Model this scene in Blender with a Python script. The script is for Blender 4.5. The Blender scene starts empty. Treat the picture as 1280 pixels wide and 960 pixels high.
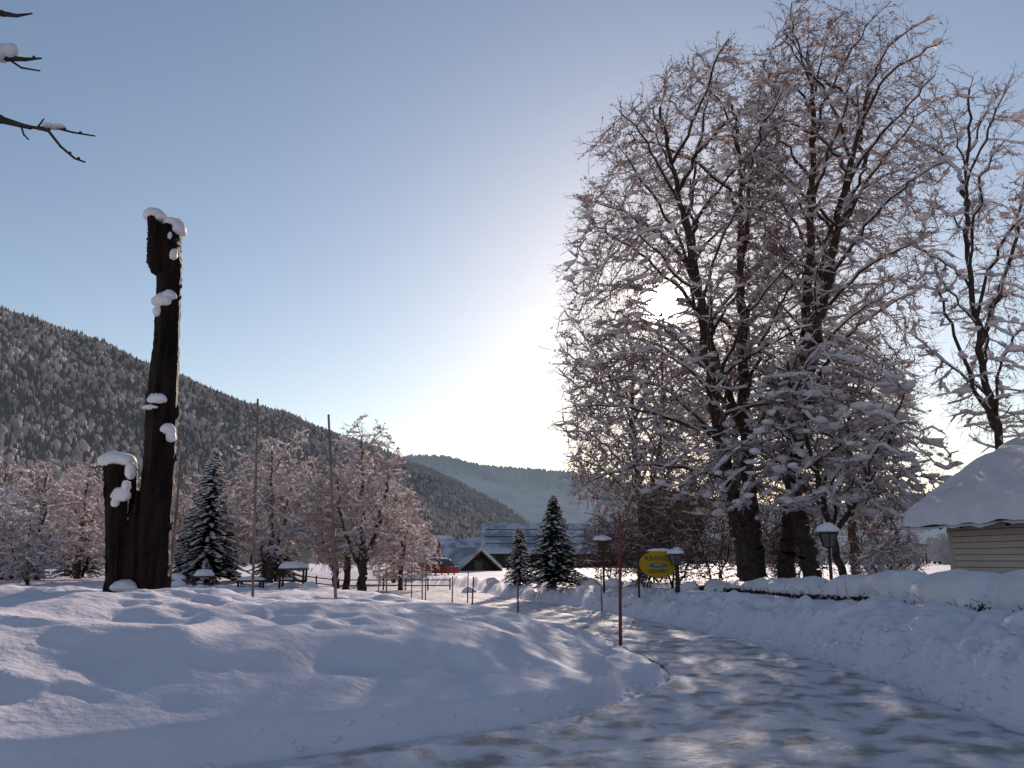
import bpy, bmesh, math, numpy as np
from mathutils import Vector, Matrix
rng=np.random.default_rng(11)
scene=bpy.context.scene
# ------------------------------------------------------------------ materials
def newmat(name):
    m=bpy.data.materials.new(name); m.use_nodes=True
    nt=m.node_tree; nt.nodes.clear()
    out=nt.nodes.new('ShaderNodeOutputMaterial')
    return m,nt,out
def noise_col(nt,scale,c1,c2,lo=.35,hi=.65,detail=5,coord='Object',vec=None,stretch=None):
    tc=nt.nodes.new('ShaderNodeTexCoord')
    n=nt.nodes.new('ShaderNodeTexNoise'); n.inputs['Scale'].default_value=scale; n.inputs['Detail'].default_value=detail
    src=tc.outputs[coord]
    if stretch:
        mp=nt.nodes.new('ShaderNodeMapping'); mp.inputs['Scale'].default_value=stretch
        nt.links.new(src,mp.inputs['Vector']); src=mp.outputs['Vector']
    nt.links.new(src,n.inputs['Vector'])
    r=nt.nodes.new('ShaderNodeValToRGB'); r.color_ramp.elements[0].position=lo; r.color_ramp.elements[1].position=hi
    r.color_ramp.elements[0].color=(*c1,1); r.color_ramp.elements[1].color=(*c2,1)
    nt.links.new(n.outputs['Fac'],r.inputs['Fac'])
    return r,n
def mat_noise(name,scale,c1,c2,rough=.8,bump=0,bscale=None,transl=0,haze_emis=None,lo=.35,hi=.65,stretch=None,bdist=.05,spec=.3,metal=0,detail=3,bdetail=5):
    m,nt,out=newmat(name)
    r,n=noise_col(nt,scale,c1,c2,lo,hi,stretch=stretch,detail=detail)
    if haze_emis or bump or metal or spec!=.3 or rough<.6:
        p=nt.nodes.new('ShaderNodeBsdfPrincipled'); p.inputs['Roughness'].default_value=rough
        p.inputs['Specular IOR Level'].default_value=spec; p.inputs['Metallic'].default_value=metal
        nt.links.new(r.outputs['Color'],p.inputs['Base Color'])
    else:
        p=nt.nodes.new('ShaderNodeBsdfDiffuse'); nt.links.new(r.outputs['Color'],p.inputs['Color'])
    if haze_emis:
        p.inputs['Emission Color'].default_value=(*haze_emis,1); p.inputs['Emission Strength'].default_value=1  # constant glow painted in as aerial haze
    if bump:
        b=nt.nodes.new('ShaderNodeBump'); b.inputs['Strength'].default_value=bump; b.inputs['Distance'].default_value=bdist
        n2=nt.nodes.new('ShaderNodeTexNoise'); n2.inputs['Scale'].default_value=bscale or scale*3; n2.inputs['Detail'].default_value=bdetail
        tc=nt.nodes.new('ShaderNodeTexCoord'); src=tc.outputs['Object']
        if stretch:
            mp=nt.nodes.new('ShaderNodeMapping'); mp.inputs['Scale'].default_value=stretch
            nt.links.new(src,mp.inputs['Vector']); src=mp.outputs['Vector']
        nt.links.new(src,n2.inputs['Vector'])
        nt.links.new(n2.outputs['Fac'],b.inputs['Height']); nt.links.new(b.outputs['Normal'],p.inputs['Normal'])
    sh=p.outputs['BSDF']
    if transl:
        t=nt.nodes.new('ShaderNodeBsdfTranslucent'); nt.links.new(r.outputs['Color'],t.inputs['Color'])
        mx=nt.nodes.new('ShaderNodeMixShader'); mx.inputs[0].default_value=transl
        nt.links.new(p.outputs['BSDF'],mx.inputs[1]); nt.links.new(t.outputs['BSDF'],mx.inputs[2]); sh=mx.outputs[0]
    nt.links.new(sh,out.inputs['Surface'])
    return m
M_snow=mat_noise('snow_ground',1.2,(.72,.655,.72),(.80,.735,.79),.7,.5,7,bdist=.055,lo=.3,hi=.7,spec=.2,bdetail=6)
M_road=mat_noise('packed_snow',2.4,(.33,.28,.27),(.73,.67,.71),.65,.8,14,bdist=.045,lo=.36,hi=.53,spec=.25,detail=8)
M_bsnow=mat_noise('branch_snow',3,(.84,.79,.82),(.9,.86,.88),.7,0,transl=.5,detail=0)
M_cap=mat_noise('snow_cap',3,(.80,.75,.80),(.86,.82,.86),.6,.4,8,transl=.1)
M_bark=mat_noise('bark',6,(.028,.020,.017),(.075,.052,.042),.9,.8,20)
M_twig=mat_noise('twig',2,(.080,.048,.040),(.19,.12,.10),.8,0,detail=0)
M_leaf=mat_noise('dry_leaf',2,(.18,.085,.06),(.40,.235,.18),.7,0,transl=.45,detail=0)
M_frost=mat_noise('frosted_twig',1.2,(.32,.235,.22),(.74,.66,.65),.7,0,transl=.4,detail=1)
M_needle=mat_noise('needles',2,(.012,.018,.015),(.035,.045,.036),.7,detail=1)
M_wood=mat_noise('charred_wood',3,(.004,.0025,.002),(.026,.012,.010),.65,1.0,10,stretch=(3,3,.4),bdist=.06,spec=.12)
M_pole=mat_noise('weathered_pole',3,(.13,.095,.085),(.24,.18,.16),.7)
M_red=mat_noise('red_pole_paint',3,(.12,.018,.018),(.22,.03,.03),.5)
M_dark=mat_noise('black_iron',6,(.012,.012,.012),(.03,.03,.03),.5)
M_hill=mat_noise('forest_slope',.012,(.05,.055,.06),(.16,.155,.16),.9,haze_emis=(.034,.036,.043),spec=0)  # slope colour plus a faint even emission imitating air haze
M_far=mat_noise('far_forest_slope',.012,(.03,.035,.04),(.10,.11,.12),.9,haze_emis=(.14,.168,.205),lo=.4,hi=.6,spec=0,detail=8)  # bluish emission paints the distance haze onto the mountain
M_siding=mat_noise('painted_boards',4,(.54,.45,.40),(.64,.55,.49),.7,.3,10,stretch=(1,1,8))
M_beam=mat_noise('dark_beam',5,(.05,.035,.025),(.09,.06,.04),.8)
M_barn=mat_noise('barn_wall',3,(.03,.022,.018),(.08,.06,.045),.9)
M_plaster=mat_noise('plaster',3,(.42,.38,.33),(.5,.46,.4),.9)
M_glass=mat_noise('window_dark',3,(.02,.025,.03),(.04,.05,.06),.15)
M_yel=mat_noise('yellow_paint',5,(.74,.44,.02),(.84,.52,.03),.5,transl=.5)
M_blue=mat_noise('blue_paint',5,(.02,.08,.25),(.03,.12,.32),.5)
M_carred=mat_noise('red_car_paint',5,(.25,.02,.015),(.3,.03,.02),.25)
M_roofsnow=mat_noise('roof_snow_far',.5,(.26,.265,.31),(.54,.54,.60),.7,lo=.4,hi=.6)
M_lampglass=mat_noise('lamp_glass',5,(.10,.085,.08),(.16,.14,.13),.2)
# ------------------------------------------------------------------ mesh utils
def make_mesh(name,parts,mats,parent=None,smooth=True):
    vs=[];lp=[];st=[];mi=[];off=0;lo=0
    for V,F,m in parts:
        V=np.asarray(V,dtype=float).reshape(-1,3); F=np.asarray(F,dtype=np.int64)
        if len(F)==0: continue
        k=F.shape[1]
        vs.append(V); lp.append((F+off).ravel()); st.append(lo+np.arange(len(F))*k); mi.append(np.full(len(F),m))
        off+=len(V); lo+=F.size
    V=np.concatenate(vs); L=np.concatenate(lp); S=np.concatenate(st); MI=np.concatenate(mi)
    me=bpy.data.meshes.new(name)
    me.vertices.add(len(V)); me.vertices.foreach_set('co',V.astype(np.float32).ravel())
    me.loops.add(len(L)); me.loops.foreach_set('vertex_index',L.astype(np.int32))
    me.polygons.add(len(S)); me.polygons.foreach_set('loop_start',S.astype(np.int32))
    for m in mats: me.materials.append(m)
    me.polygons.foreach_set('material_index',MI.astype(np.int32))
    me.polygons.foreach_set('use_smooth',np.full(len(S),smooth))
    me.update(calc_edges=True); me.validate()
    ob=bpy.data.objects.new(name,me); scene.collection.objects.link(ob)
    if parent: ob.parent=parent
    return ob
def empty(name,loc=(0,0,0),rz=0):
    e=bpy.data.objects.new(name,None); scene.collection.objects.link(e); e.location=loc; e.rotation_euler=(0,0,rz); return e
def nrm(a): return a/np.maximum(np.linalg.norm(a,axis=-1,keepdims=True),1e-9)
def tubes(p0,p1,r0,r1,n,flat=None):
    p0=np.asarray(p0,float).reshape(-1,3);p1=np.asarray(p1,float).reshape(-1,3);N=len(p0)
    r0=np.broadcast_to(np.asarray(r0,float),(N,));r1=np.broadcast_to(np.asarray(r1,float),(N,))
    d=nrm(p1-p0); ref=np.where(np.abs(d[:,2:3])>.9,np.array([[1.,0,0]]),np.array([[0,0,1.]]))
    a=nrm(np.cross(d,ref)); b=np.cross(a,d)
    th=np.arange(n)/n*2*np.pi
    circ=np.cos(th)[None,:,None]*a[:,None]+np.sin(th)[None,:,None]*b[:,None]
    R0=p0[:,None]+r0[:,None,None]*circ; R1=p1[:,None]+r1[:,None,None]*circ
    V=np.stack([R0,R1],1).reshape(-1,3)
    j=np.arange(n);jn=(j+1)%n
    f=np.stack([j,jn,n+jn,n+j],1)
    F=(np.arange(N)[:,None,None]*2*n+f[None]).reshape(-1,4)
    return V,F
def ico(sub):
    bm=bmesh.new(); bmesh.ops.create_icosphere(bm,subdivisions=sub,radius=1)
    V=np.array([v.co[:] for v in bm.verts]);F=np.array([[v.index for v in f.verts] for f in bm.faces]); bm.free(); return V,F
ICO1=ico(1); ICO2=ico(2); ICO3=ico(3)
def blobs(c,s,base=ICO1,jit=.18):
    c=np.asarray(c,float).reshape(-1,3); s=np.asarray(s,float).reshape(-1,3); bv,bf=base; N=len(c)
    ang=rng.uniform(0,6.28,N); ca,sa=np.cos(ang),np.sin(ang)
    v=bv[None]*(1+rng.normal(0,jit,(N,len(bv),1)))*s[:,None]
    x=v[...,0]*ca[:,None]-v[...,1]*sa[:,None]; y=v[...,0]*sa[:,None]+v[...,1]*ca[:,None]
    V=np.stack([x,y,v[...,2]],-1)+c[:,None]
    F=(np.arange(N)[:,None,None]*len(bv)+bf[None]).reshape(-1,3)
    return V.reshape(-1,3),F
def quads(c,size):
    c=np.asarray(c,float).reshape(-1,3);N=len(c)
    a=nrm(rng.normal(size=(N,3)));b=nrm(np.cross(a,rng.normal(size=(N,3))))
    s=(size*rng.uniform(.5,1.2,N))[:,None]
    V=np.stack([c-a*s,c+b*s*.5,c+a*s,c-b*s*.5],1).reshape(-1,3)
    return V,np.arange(N*4).reshape(-1,4)
def box(x0,x1,y0,y1,z0,z1):
    V=[(x,y,z) for z in (z0,z1) for y in (y0,y1) for x in (x0,x1)]
    return np.array(V,float),np.array([(0,2,3,1),(4,5,7,6),(0,1,5,4),(2,6,7,3),(0,4,6,2),(1,3,7,5)])
TAB=rng.random((256,256))
def vn(x,y,seed=0):
    x=np.asarray(x,float)+seed*17.3;y=np.asarray(y,float)+seed*31.7
    xi=np.floor(x).astype(int);yi=np.floor(y).astype(int);fx=x-xi;fy=y-yi
    fx=fx*fx*(3-2*fx);fy=fy*fy*(3-2*fy)
    g=lambda i,j:TAB[i&255,j&255]
    return (g(xi,yi)*(1-fx)+g(xi+1,yi)*fx)*(1-fy)+(g(xi,yi+1)*(1-fx)+g(xi+1,yi+1)*fx)*fy
def fbm(x,y,o=4,seed=0):
    s=0;a=1;t=0
    for i in range(o): s=s+a*(vn(x*2**i,y*2**i,seed+i)-.5);t+=a;a*=.5
    return s/t*2
def sstep(x,a,b):
    t=np.clip((x-a)/(b-a),0,1);return t*t*(3-2*t)
# ------------------------------------------------------------------ terrain
YL=np.array([-60,3,5.5,7.1,8.7,9.6,12,14,18,24,32,40,55,100,6000.]);XL=np.array([-60,-14,-5,-2.5,-.3,.8,2.1,2.3,1.7,-.2,-4,-7.5,-14,-30,-900.])
YR=np.array([-60,8.8,12.4,16.8,23,30,40,50,60,100,6000.]);XR=np.array([5.2,5.0,5.2,5.0,4.0,2.6,-.7,-2.3,-6,-22,-880.])
def smi(y,Y,X):
    return sum(np.interp(y+o,Y,X) for o in (-.8,-.4,0,.4,.8))/5
def H(x,y,fine=True):
    x=np.asarray(x,float);y=np.asarray(y,float)
    wob=.25*fbm(x*.6,y*.6,2,3)
    xl=smi(y,YL,XL);xr=smi(y,YR,XR)
    kl=1/np.sqrt(1+((smi(y+.3,YL,XL)-smi(y-.3,YL,XL))/.6)**2);kr=1/np.sqrt(1+((smi(y+.3,YR,XR)-smi(y-.3,YR,XR))/.6)**2)
    dl=(xl-x)*kl+wob; dr=(x-xr)*kr+wob
    P=np.interp(x,[-20,-7.7,-4.3,-1.8,-.5,.7,2.2],[1.22,1.10,.98,.88,.80,.66,.45])
    field=.5+.12*fbm(x*.12,y*.12,3,9)
    P=P+(field-P)*sstep(y,14.5,21)
    lump=fbm(x*.45,y*.45,4,1); lump2=np.abs(fbm(x*.8,y*.8,3,5)); l3=np.abs(fbm(x*.55+3,y*.75,2,61));l4=np.abs(fbm(x*1.5+y*.4,y*1.3,3,66))
    fade=1-sstep(y,30,120)
    msk=vn(x*.35,y*.35,70)
    hl=P*(.34*sstep(dl,0,.35)+.66*sstep(dl,.1,2.6))+fade*sstep(dl,0,1.2)*(.15*lump+.17*(.3-lump2)+.15*(.25-l3)+.17*(.3-l4)*sstep(msk,.35,.65))
    C=np.interp(y,[8,13,20,30,40],[.96,.86,.75,.60,.5])
    C=C+(field-C)*sstep(dr,2.8,7)
    ch=fbm(x*2.2,y*2.2,3,12);ch2=np.abs(fbm(x*1.1,y*1.3,3,62));ch3=np.abs(fbm(x*3.1,y*3.1,3,63))
    hr=C*(.62*sstep(dr,0,.5)+.38*sstep(dr,.3,1.7))+fade*sstep(dr,0,.5)*(.10*lump+(.15*ch+.30*(.25-ch2)+.20*(.25-ch3))*(1-sstep(dr,1.8,3)))
    rd=(dl<0)&(dr<0)
    h=np.where(dl>0,hl,0)+np.where(dr>0,hr,0)
    h=h-.02*np.where(rd,1,0)
    return h
def axis(lo,d0,d1,hi,st,g=1.12):
    a=list(np.arange(d0,d1,st));s=st;v=d1
    while v<hi: a.append(v);s*=g;v+=s
    a.append(hi);s=st;v=d0;b=[]
    while v>lo: s*=g;v-=s;b.append(max(v,lo))
    return np.array(sorted(set(b))+a)
gx=axis(-6000,-10,10,6000,.065);gy=axis(-60,6,24,7000,.065,1.07)
X,Y=np.meshgrid(gx,gy)
Z=H(X,Y)
nx,ny=len(gx),len(gy)
def gridfaces(nx,ny):
    i,j=np.meshgrid(np.arange(nx-1),np.arange(ny-1));a=(j*nx+i).ravel();return np.stack([a,a+1,a+1+nx,a+nx],1)
make_mesh('snow_ground',[(np.stack([X,Y,Z],-1),gridfaces(nx,ny),0)],[M_snow])
ys=np.concatenate([np.arange(-20,4,.4),np.arange(4,24,.06),np.arange(24,110,.4)]);us=np.linspace(0,1,110)
U,YY=np.meshgrid(us,ys)
xl=smi(YY,YL,XL)+.12;xr=smi(YY,YR,XR)-.12;XX=xl+(xr-xl)*U
rut=-.03*np.exp(-((U-.3)/.06)**2)-.03*np.exp(-((U-.72)/.06)**2)
ZZ=.006+.035+rut+.02*fbm(XX*1.1,YY*1.1,4,31)+.02*fbm(XX*6,YY*6,3,33)
ZZ=np.maximum(ZZ,.004)-.02*np.where((U<.01)|(U>.99),1,0)
make_mesh('snow_road',[(np.stack([XX,YY,ZZ],-1),gridfaces(len(us),len(ys)),0)],[M_road])
n=1500;yy=rng.uniform(7,30,n);side=rng.random(n)<.8
xx=np.where(side,smi(yy,YR,XR)+np.abs(rng.normal(0,.45,n))-.08,smi(yy,YL,XL)+rng.normal(-.05,.15,n));s=.012+.05*rng.random(n)**2
make_mesh('snow_clods',[(*blobs(np.stack([xx,yy,H(xx,yy)+.004],1),np.stack([s*1.3,s,s*.8],1),ICO1,.2),0)],[M_snow],smooth=True)
# ------------------------------------------------------------------ hills
def hill(name,S,T,YD,footf,nS,nT,amp,mat,drop,fr=.006):
    s=np.linspace(S[0],S[-1],nS);t=np.linspace(0,1.5,nT)
    SS,TT=np.meshgrid(s,t)
    def surf(SS,TT):
        R=np.interp(SS,S,YD);Hh=np.interp(SS,S,T)*R-drop
        D=R*(footf+(1-footf)*TT);Xh=SS*D
        prof=np.where(TT<=1,np.sin(np.clip(TT,0,1)*np.pi/2)**1.3,1-.5*(TT-1))
        return Xh,D,1.65+Hh*prof+amp*fbm(Xh*fr,D*fr,4,41)*np.clip(TT*3,0,1)-3
    make_mesh(name,[(np.stack(surf(SS,TT),-1),gridfaces(nS,nT),0)],[mat])
    return surf
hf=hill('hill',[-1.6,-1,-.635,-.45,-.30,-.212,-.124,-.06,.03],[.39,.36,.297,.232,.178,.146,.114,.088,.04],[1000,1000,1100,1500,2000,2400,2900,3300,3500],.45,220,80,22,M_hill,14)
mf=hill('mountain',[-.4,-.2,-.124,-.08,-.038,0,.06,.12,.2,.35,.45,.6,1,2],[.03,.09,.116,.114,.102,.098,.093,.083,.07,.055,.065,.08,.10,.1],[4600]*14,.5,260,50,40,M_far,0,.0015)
k=6;th=np.arange(k)/k*6.283
def cone(x,d,z0,z1,w):
    ring=np.stack([x[:,None]+w[:,None]*np.cos(th),d[:,None]+w[:,None]*np.sin(th),np.repeat(z0[:,None],k,1)],-1)
    ring[...,2]+=rng.normal(0,.8,ring.shape[:2])
    V=np.concatenate([ring,np.stack([x,d,z1],-1)[:,None]],1)
    j=np.arange(k);f=np.stack([j,(j+1)%k,np.full(k,k)],1)
    return V.reshape(-1,3),(np.arange(len(x))[:,None,None]*(k+1)+f[None]).reshape(-1,3)
def fm(name,c1,c2,e,sc=.02):return mat_noise(name,sc,c1,c2,.9,haze_emis=e,lo=.4,hi=.6,spec=0)  # forest material; e is an emission colour imitating haze
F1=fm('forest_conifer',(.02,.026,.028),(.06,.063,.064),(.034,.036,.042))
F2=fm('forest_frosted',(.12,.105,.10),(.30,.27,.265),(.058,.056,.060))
F1b=fm('forest_conifer_remote',(.02,.026,.028),(.06,.063,.066),(.075,.085,.10))  # same conifer, stronger painted haze for the remote trees
n=17000
s=rng.uniform(-1.0,.02,n);s[:14500]=rng.uniform(-.72,.02,14500);t=rng.uniform(.02,1.05,n)
x,d,z=hf(s,t)
patch=fbm(x*.006,z*.012,3,77)
ht=rng.uniform(8,15,n);w=ht*rng.uniform(.17,.26,n)
bare=(rng.random(n)<.5+patch*.9)
ht=np.where(bare,ht*.75,ht);w=np.where(bare,w*1.3,w)
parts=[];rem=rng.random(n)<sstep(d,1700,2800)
for sel,m in ((~bare&~rem,0),(bare&~rem,1),(rem,2)):
    a=(x[sel],d[sel])
    if m!=1:
        parts.append((*cone(*a,z[sel]+ht[sel]*.1,z[sel]+ht[sel],w[sel]),m))
        parts.append((*cone(*a,z[sel]+ht[sel]*.45,z[sel]+ht[sel]*1.02,w[sel]*.62),m))
        q=rng.random(sel.sum())<.5
        parts.append((*cone(a[0][q],a[1][q],z[sel][q]+ht[sel][q]*.72,z[sel][q]+ht[sel][q]*1.06,w[sel][q]*.36),1))
    else:
        parts.append((*blobs(np.stack([*a,z[sel]+ht[sel]*.5],1),np.stack([w[sel],w[sel],ht[sel]*.5],1),ICO1,.22),1))
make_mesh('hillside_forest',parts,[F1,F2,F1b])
n=6000;s=rng.uniform(-.2,.75,n);t=rng.uniform(.5,1.02,n);x,d,z=mf(s,t);ht=rng.uniform(14,30,n)
F3=fm('far_forest',(.02,.025,.03),(.09,.10,.11),(.125,.15,.18),.006)  # pale blue emission stands in for haze over the far trees
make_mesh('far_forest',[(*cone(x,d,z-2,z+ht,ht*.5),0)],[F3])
# ------------------------------------------------------------------ tree growth
SUN=nrm(np.array([.1864,1.,.3105]))
def resample(P,st,jit=.05):
    P=np.array(P,float);out=[P[0]]
    for a,b in zip(P[:-1],P[1:]):
        L=np.linalg.norm(b-a);k=max(1,int(round(L/st)))
        for i in range(1,k+1): out.append(a+(b-a)*i/k)
    out=np.array(out)
    out[1:]+=rng.normal(0,jit,out[1:].shape)*[1,1,.2]
    return out
def grow(stems,attr,step=.4,kill=.6,infl=4.,maxit=140,trop=-.05):
    pos=[];par=[];rs=[]
    for P,R0,R1 in stems:
        q=resample(P,step);b=len(pos)
        for i,p in enumerate(q):
            pos.append(p);par.append(-1 if i==0 else len(pos)-2);rs.append(R0+(R1-R0)*(i/len(q))**.8)
    pos=np.array(pos);par=np.array(par);rs=np.array(rs);cnt=np.zeros(len(pos),int)
    lock=pos[:,2]<attr[:,2].min()-.8
    def near(A,Pn):
        d=((A[:,None]-Pn[None])**2).sum(-1);i=d.argmin(1);return np.sqrt(d[np.arange(len(A)),i]),i
    pp=pos.copy();pp[lock]=1e6
    nd,ni=near(attr,pp)
    kp=nd>kill;attr=attr[kp];nd=nd[kp];ni=ni[kp]
    for it in range(maxit):
        act=nd<infl
        if not act.any(): break
        idx=ni[act];dv=nrm(attr[act]-pos[idx])
        acc=np.zeros((len(pos),3));np.add.at(acc,idx,dv)
        u=np.unique(idx);u=u[cnt[u]<3]
        if len(u)==0: break
        dd=nrm(acc[u]);
        dd=nrm(dd+rng.normal(0,.16,dd.shape)+np.array([0,0,trop]))
        newp=pos[u]+dd*step;cnt[u]+=1
        base=len(pos)
        pos=np.concatenate([pos,newp]);par=np.concatenate([par,u]);cnt=np.concatenate([cnt,np.zeros(len(u),int)]);rs=np.concatenate([rs,np.zeros(len(u))])
        d2,i2=near(attr,newp);b=d2<nd;nd=np.where(b,d2,nd);ni=np.where(b,i2+base,ni)
        keep=nd>kill;attr=attr[keep];nd=nd[keep];ni=ni[keep]
        if len(attr)==0: break
    return pos,par,rs
def limbs(stem,n,z0,z1,zt,XLt,XRt,yc,yr,a0=28,a1=82,maxL=9.,thick=1.):
    out=[];P=resample(stem,.3,0);P=P[(P[:,2]>z0)&(P[:,2]<z1)]
    for i in range(n):
        p=P[int(len(P)*(i+.5*rng.random())/n)].copy();az=i*2.4+rng.normal(0,.4);pts=[p.copy()]
        A0=math.radians(a0+rng.normal(0,8));A1=math.radians(a1+rng.normal(0,12));Lm=maxL*rng.uniform(.65,1.1)
        L=0
        while L<Lm:
            q=L/Lm;an=A0+(A1-A0)*q**1.1;az+=rng.normal(0,.12)
            p=p+.6*np.array([math.cos(az)*math.sin(an),math.sin(az)*math.sin(an),math.cos(an)])+rng.normal(0,.05,3);L+=.6
            if p[2]>zt[-1] or p[0]<np.interp(p[2],zt,XLt)+.3 or p[0]>np.interp(p[2],zt,XRt)-.3 or abs(p[1]-yc)>yr: break
            pts.append(p.copy())
        if len(pts)>3: out.append((pts,(.022+.0095*L)*thick,.015))
    return out
def tree_parts(pos,par,rs,tip=.009,ex=2.25,twl=.8,ntw=2,snow=1.,leafn=1.,leafsize=.07,clump=.3,gap=True,thin=.03,twr=.009,csize=(.06,.16),strip=.45,gapr=.6,topleaf=0):
    n=len(pos);acc=np.zeros(n)
    for i in range(n-1,-1,-1):
        if acc[i]==0: acc[i]=tip**ex
        if par[i]>=0: acc[par[i]]+=acc[i]
    r=np.maximum(acc**(1/ex)*np.where(rs>0,.75,1),rs)
    def keep(p):
        if not gap: return np.ones(len(p),bool)
        q=p-np.array([0,0,1.65]);al=(q@SUN);dist=np.linalg.norm(q-al[:,None]*SUN,axis=1)
        return dist>gapr
    c=np.arange(n)[par>=0];p0=pos[par[c]];p1=pos[c];r1=r[c];r0=np.where(rs[par[c]]>0,np.minimum(r[par[c]],r1*1.5),np.minimum(r[par[c]],r1*1.25))
    kk=keep(p1)|(r1>.05);c,p0,p1,r0,r1=c[kk],p0[kk],p1[kk],r0[kk],r1[kk]
    parts=[]
    big=r1>.07;mid=(r1<=.07)&(r1>.022);sm=r1<=.022
    ext=p1+(p1-p0)*.04
    for q,k,m in ((big,10,0),(mid,6,0),(sm,3,1)):
        if q.any(): parts.append((*tubes(p0[q],ext[q],r0[q],r1[q],k),m))
    d=nrm(p1-p0);flat=np.sqrt(1-d[:,2]**2)
    sn=vn(p1[:,0]*1.1+p1[:,2]*.7,p1[:,1]*1.1-p1[:,2]*.6,3)
    q=(flat>.38)&(sn>.25)&(r1<.2)
    wd=(.020+.55*r1+.04*rng.random(len(r1))**2)*snow*np.clip((flat-.15)*1.5,.2,1)
    up=np.array([0,0,1.])
    if q.any():
        parts.append((*tubes(p0[q]+up*(r0[q]*.8+wd[q]*.4)[:,None],p1[q]+up*(r1[q]*.8+wd[q]*.4)[:,None],wd[q]*rng.uniform(.7,1.1,q.sum()),wd[q]*rng.uniform(.6,1.,q.sum()),4),2))
    t=np.where((r1<.06)&(rng.random(len(r1))<clump)&keep(p1))[0]
    if len(t):
        s=(csize[0]+(csize[1]-csize[0])*rng.random(len(t))**2.2)
        parts.append((*blobs(p1[t]+np.stack([0*s,0*s,s*.5],1),np.stack([s*1.6,s*.9,s*.6],1),ICO1,.25),2))
    T=np.where((r1<thin)&keep(p1))[0]
    T=np.repeat(T,ntw);b=p0[T]+(p1[T]-p0[T])*rng.random((len(T),1))
    dd=nrm(d[T]*.7+rng.normal(0,.6,(len(T),3))+[0,0,.0]);L=twl*rng.uniform(.4,1.1,len(T))[:,None]
    a1=b+dd*L*.5;d2=nrm(dd+rng.normal(0,.25,dd.shape)+[0,0,-.08]);a2=a1+d2*L*.5
    parts.append((*tubes(b,a1,twr,twr*.8,3),1));parts.append((*tubes(a1,a2,twr*.8,twr*.5,3),1))
    for base,dr in ((a1,dd),(a2-(a2-a1)*.5,d2)):
        d3=nrm(dr+rng.normal(0,.6,dr.shape));e=base+d3*L*.45
        parts.append((*tubes(base,e,twr*.7,twr*.4,3),1))
    q=(np.abs(dd[:,2])<.65)&(rng.random(len(dd))<strip)
    if q.any():
        w=rng.uniform(.010,.028,q.sum())*snow
        parts.append((*tubes(b[q]+up*w[:,None],a1[q]+up*w[:,None]*.8,w,w*.7,3),2))
    if leafn>0:
        m=int(len(a2)*leafn)
        i=rng.integers(0,len(a2),m);tt=rng.random((m,1))
        if topleaf:
            pr=vn(a2[i][:,0]*.8+a2[i][:,1]*.3,a2[i][:,2]*.8,91);kq=(rng.random(m)<.25+1.1*sstep(pr,.35,.7)*sstep(a2[i][:,2],topleaf*.4,topleaf));i=i[kq];tt=tt[kq];m=len(i)
        parts.append((*quads(a1[i]+(a2[i]-a1[i])*tt+rng.normal(0,.05,(m,3)),leafsize),3))
    return parts
MT=[M_bark,M_twig,M_bsnow,M_leaf]
MF=[M_bark,M_frost,M_bsnow,M_frost]
def envelope(n,zt,xl,xr,yc,yr,power=.42,cut=.30):
    z=rng.uniform(zt[0],zt[-1],n*2);L=np.interp(z,zt,xl);R=np.interp(z,zt,xr);a=(R-L)/2
    keep=rng.random(n*2)<(a/a.max())**1.5+.05;z,L,R,a=z[keep],L[keep],R[keep],a[keep]
    th=rng.uniform(0,6.283,len(z));q=rng.random(len(z))**power
    x=(L+R)/2+a*q*np.cos(th);y=yc+np.minimum(yr,a)*q*np.sin(th)
    k=vn(x*.6+z*.31,z*.6+y*.3,8)>cut
    return np.stack([x,y,z],1)[k]
g=lambda x,y:float(H(np.array([x]),np.array([y]))[0])-.05
LK=dict(leafn=2.4,leafsize=.065,clump=.27,snow=1.25,ntw=3,twl=1.0,twr=.009,csize=(.05,.19),strip=.6,thin=.028,topleaf=22)
zt=[3.2,4,6,8.35,11,14.3,18,20.5,22.3];xL=[3.8,2.7,1.6,1.4,1.6,2.2,2.9,5.2,7.0];xR=[9,10,11.3,11.5,11.5,11.5,11.5,11.3,10]
A=envelope(5000,zt,xL,xR,32,4.6,cut=.33)
s1=[(8.5,31,g(8.5,31)),(8.2,31.1,3.2),(7.86,31.2,5.7),(7.5,31.2,9),(6.9,31,13.9),(6.2,31,18.3),(5.9,31,19.6)]
s2=[(9.4,33,g(9.4,33)),(9.25,33,6),(9.45,33,12.9),(9.7,33,18),(9.6,33.2,21)]
s3=[(9.42,33,5.9),(8.4,33.6,9.5),(7.9,34.2,14),(7.8,34.2,18)]
st=[(s1,.33,.05),(s2,.36,.05),(s3,.17,.04)]+limbs(s1,20,3.6,18.5,zt,xL,xR,32,4.4)+limbs(s2,13,5.5,20,zt,xL,xR,32,4.4)+limbs(s3,8,8,18,zt,xL,xR,32,4.4)+limbs(s1,9,3.6,9,zt,xL,xR,32,4.4,60,118,7.5)
make_mesh('lime_tree',tree_parts(*grow(st,A,trop=.05),**LK),MT)
zt=[4,6,8.35,11,14.3,18,21.4,23,24.2];xL=[8.5,8.2,8.2,8.7,9,9.3,9.7,10.4,11];xR=[14.3,15.7,15.6,16,16.8,17.8,17.2,15.8,14.2]
A=envelope(5000,zt,xL,xR,32,4.6,cut=.33)
s1=[(10.2,32.4,g(10.2,32.4)),(10.6,32.3,3),(11.0,32.2,5.85),(11.5,32,9.5),(11.9,32,13.2),(12.6,32,19.6),(12.6,32,22.8)]
s2=[(10.75,30.6,g(10.7,30.6)),(10.2,30.7,4.5),(10.9,30.8,7.8),(11.75,31,10.5),(13.0,31,15.3),(14.6,31.2,20.4)]
s3=[(11.45,32,9.3),(12.6,33,12.5),(14.6,34,16.5),(15.8,34,19.5)]
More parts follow.
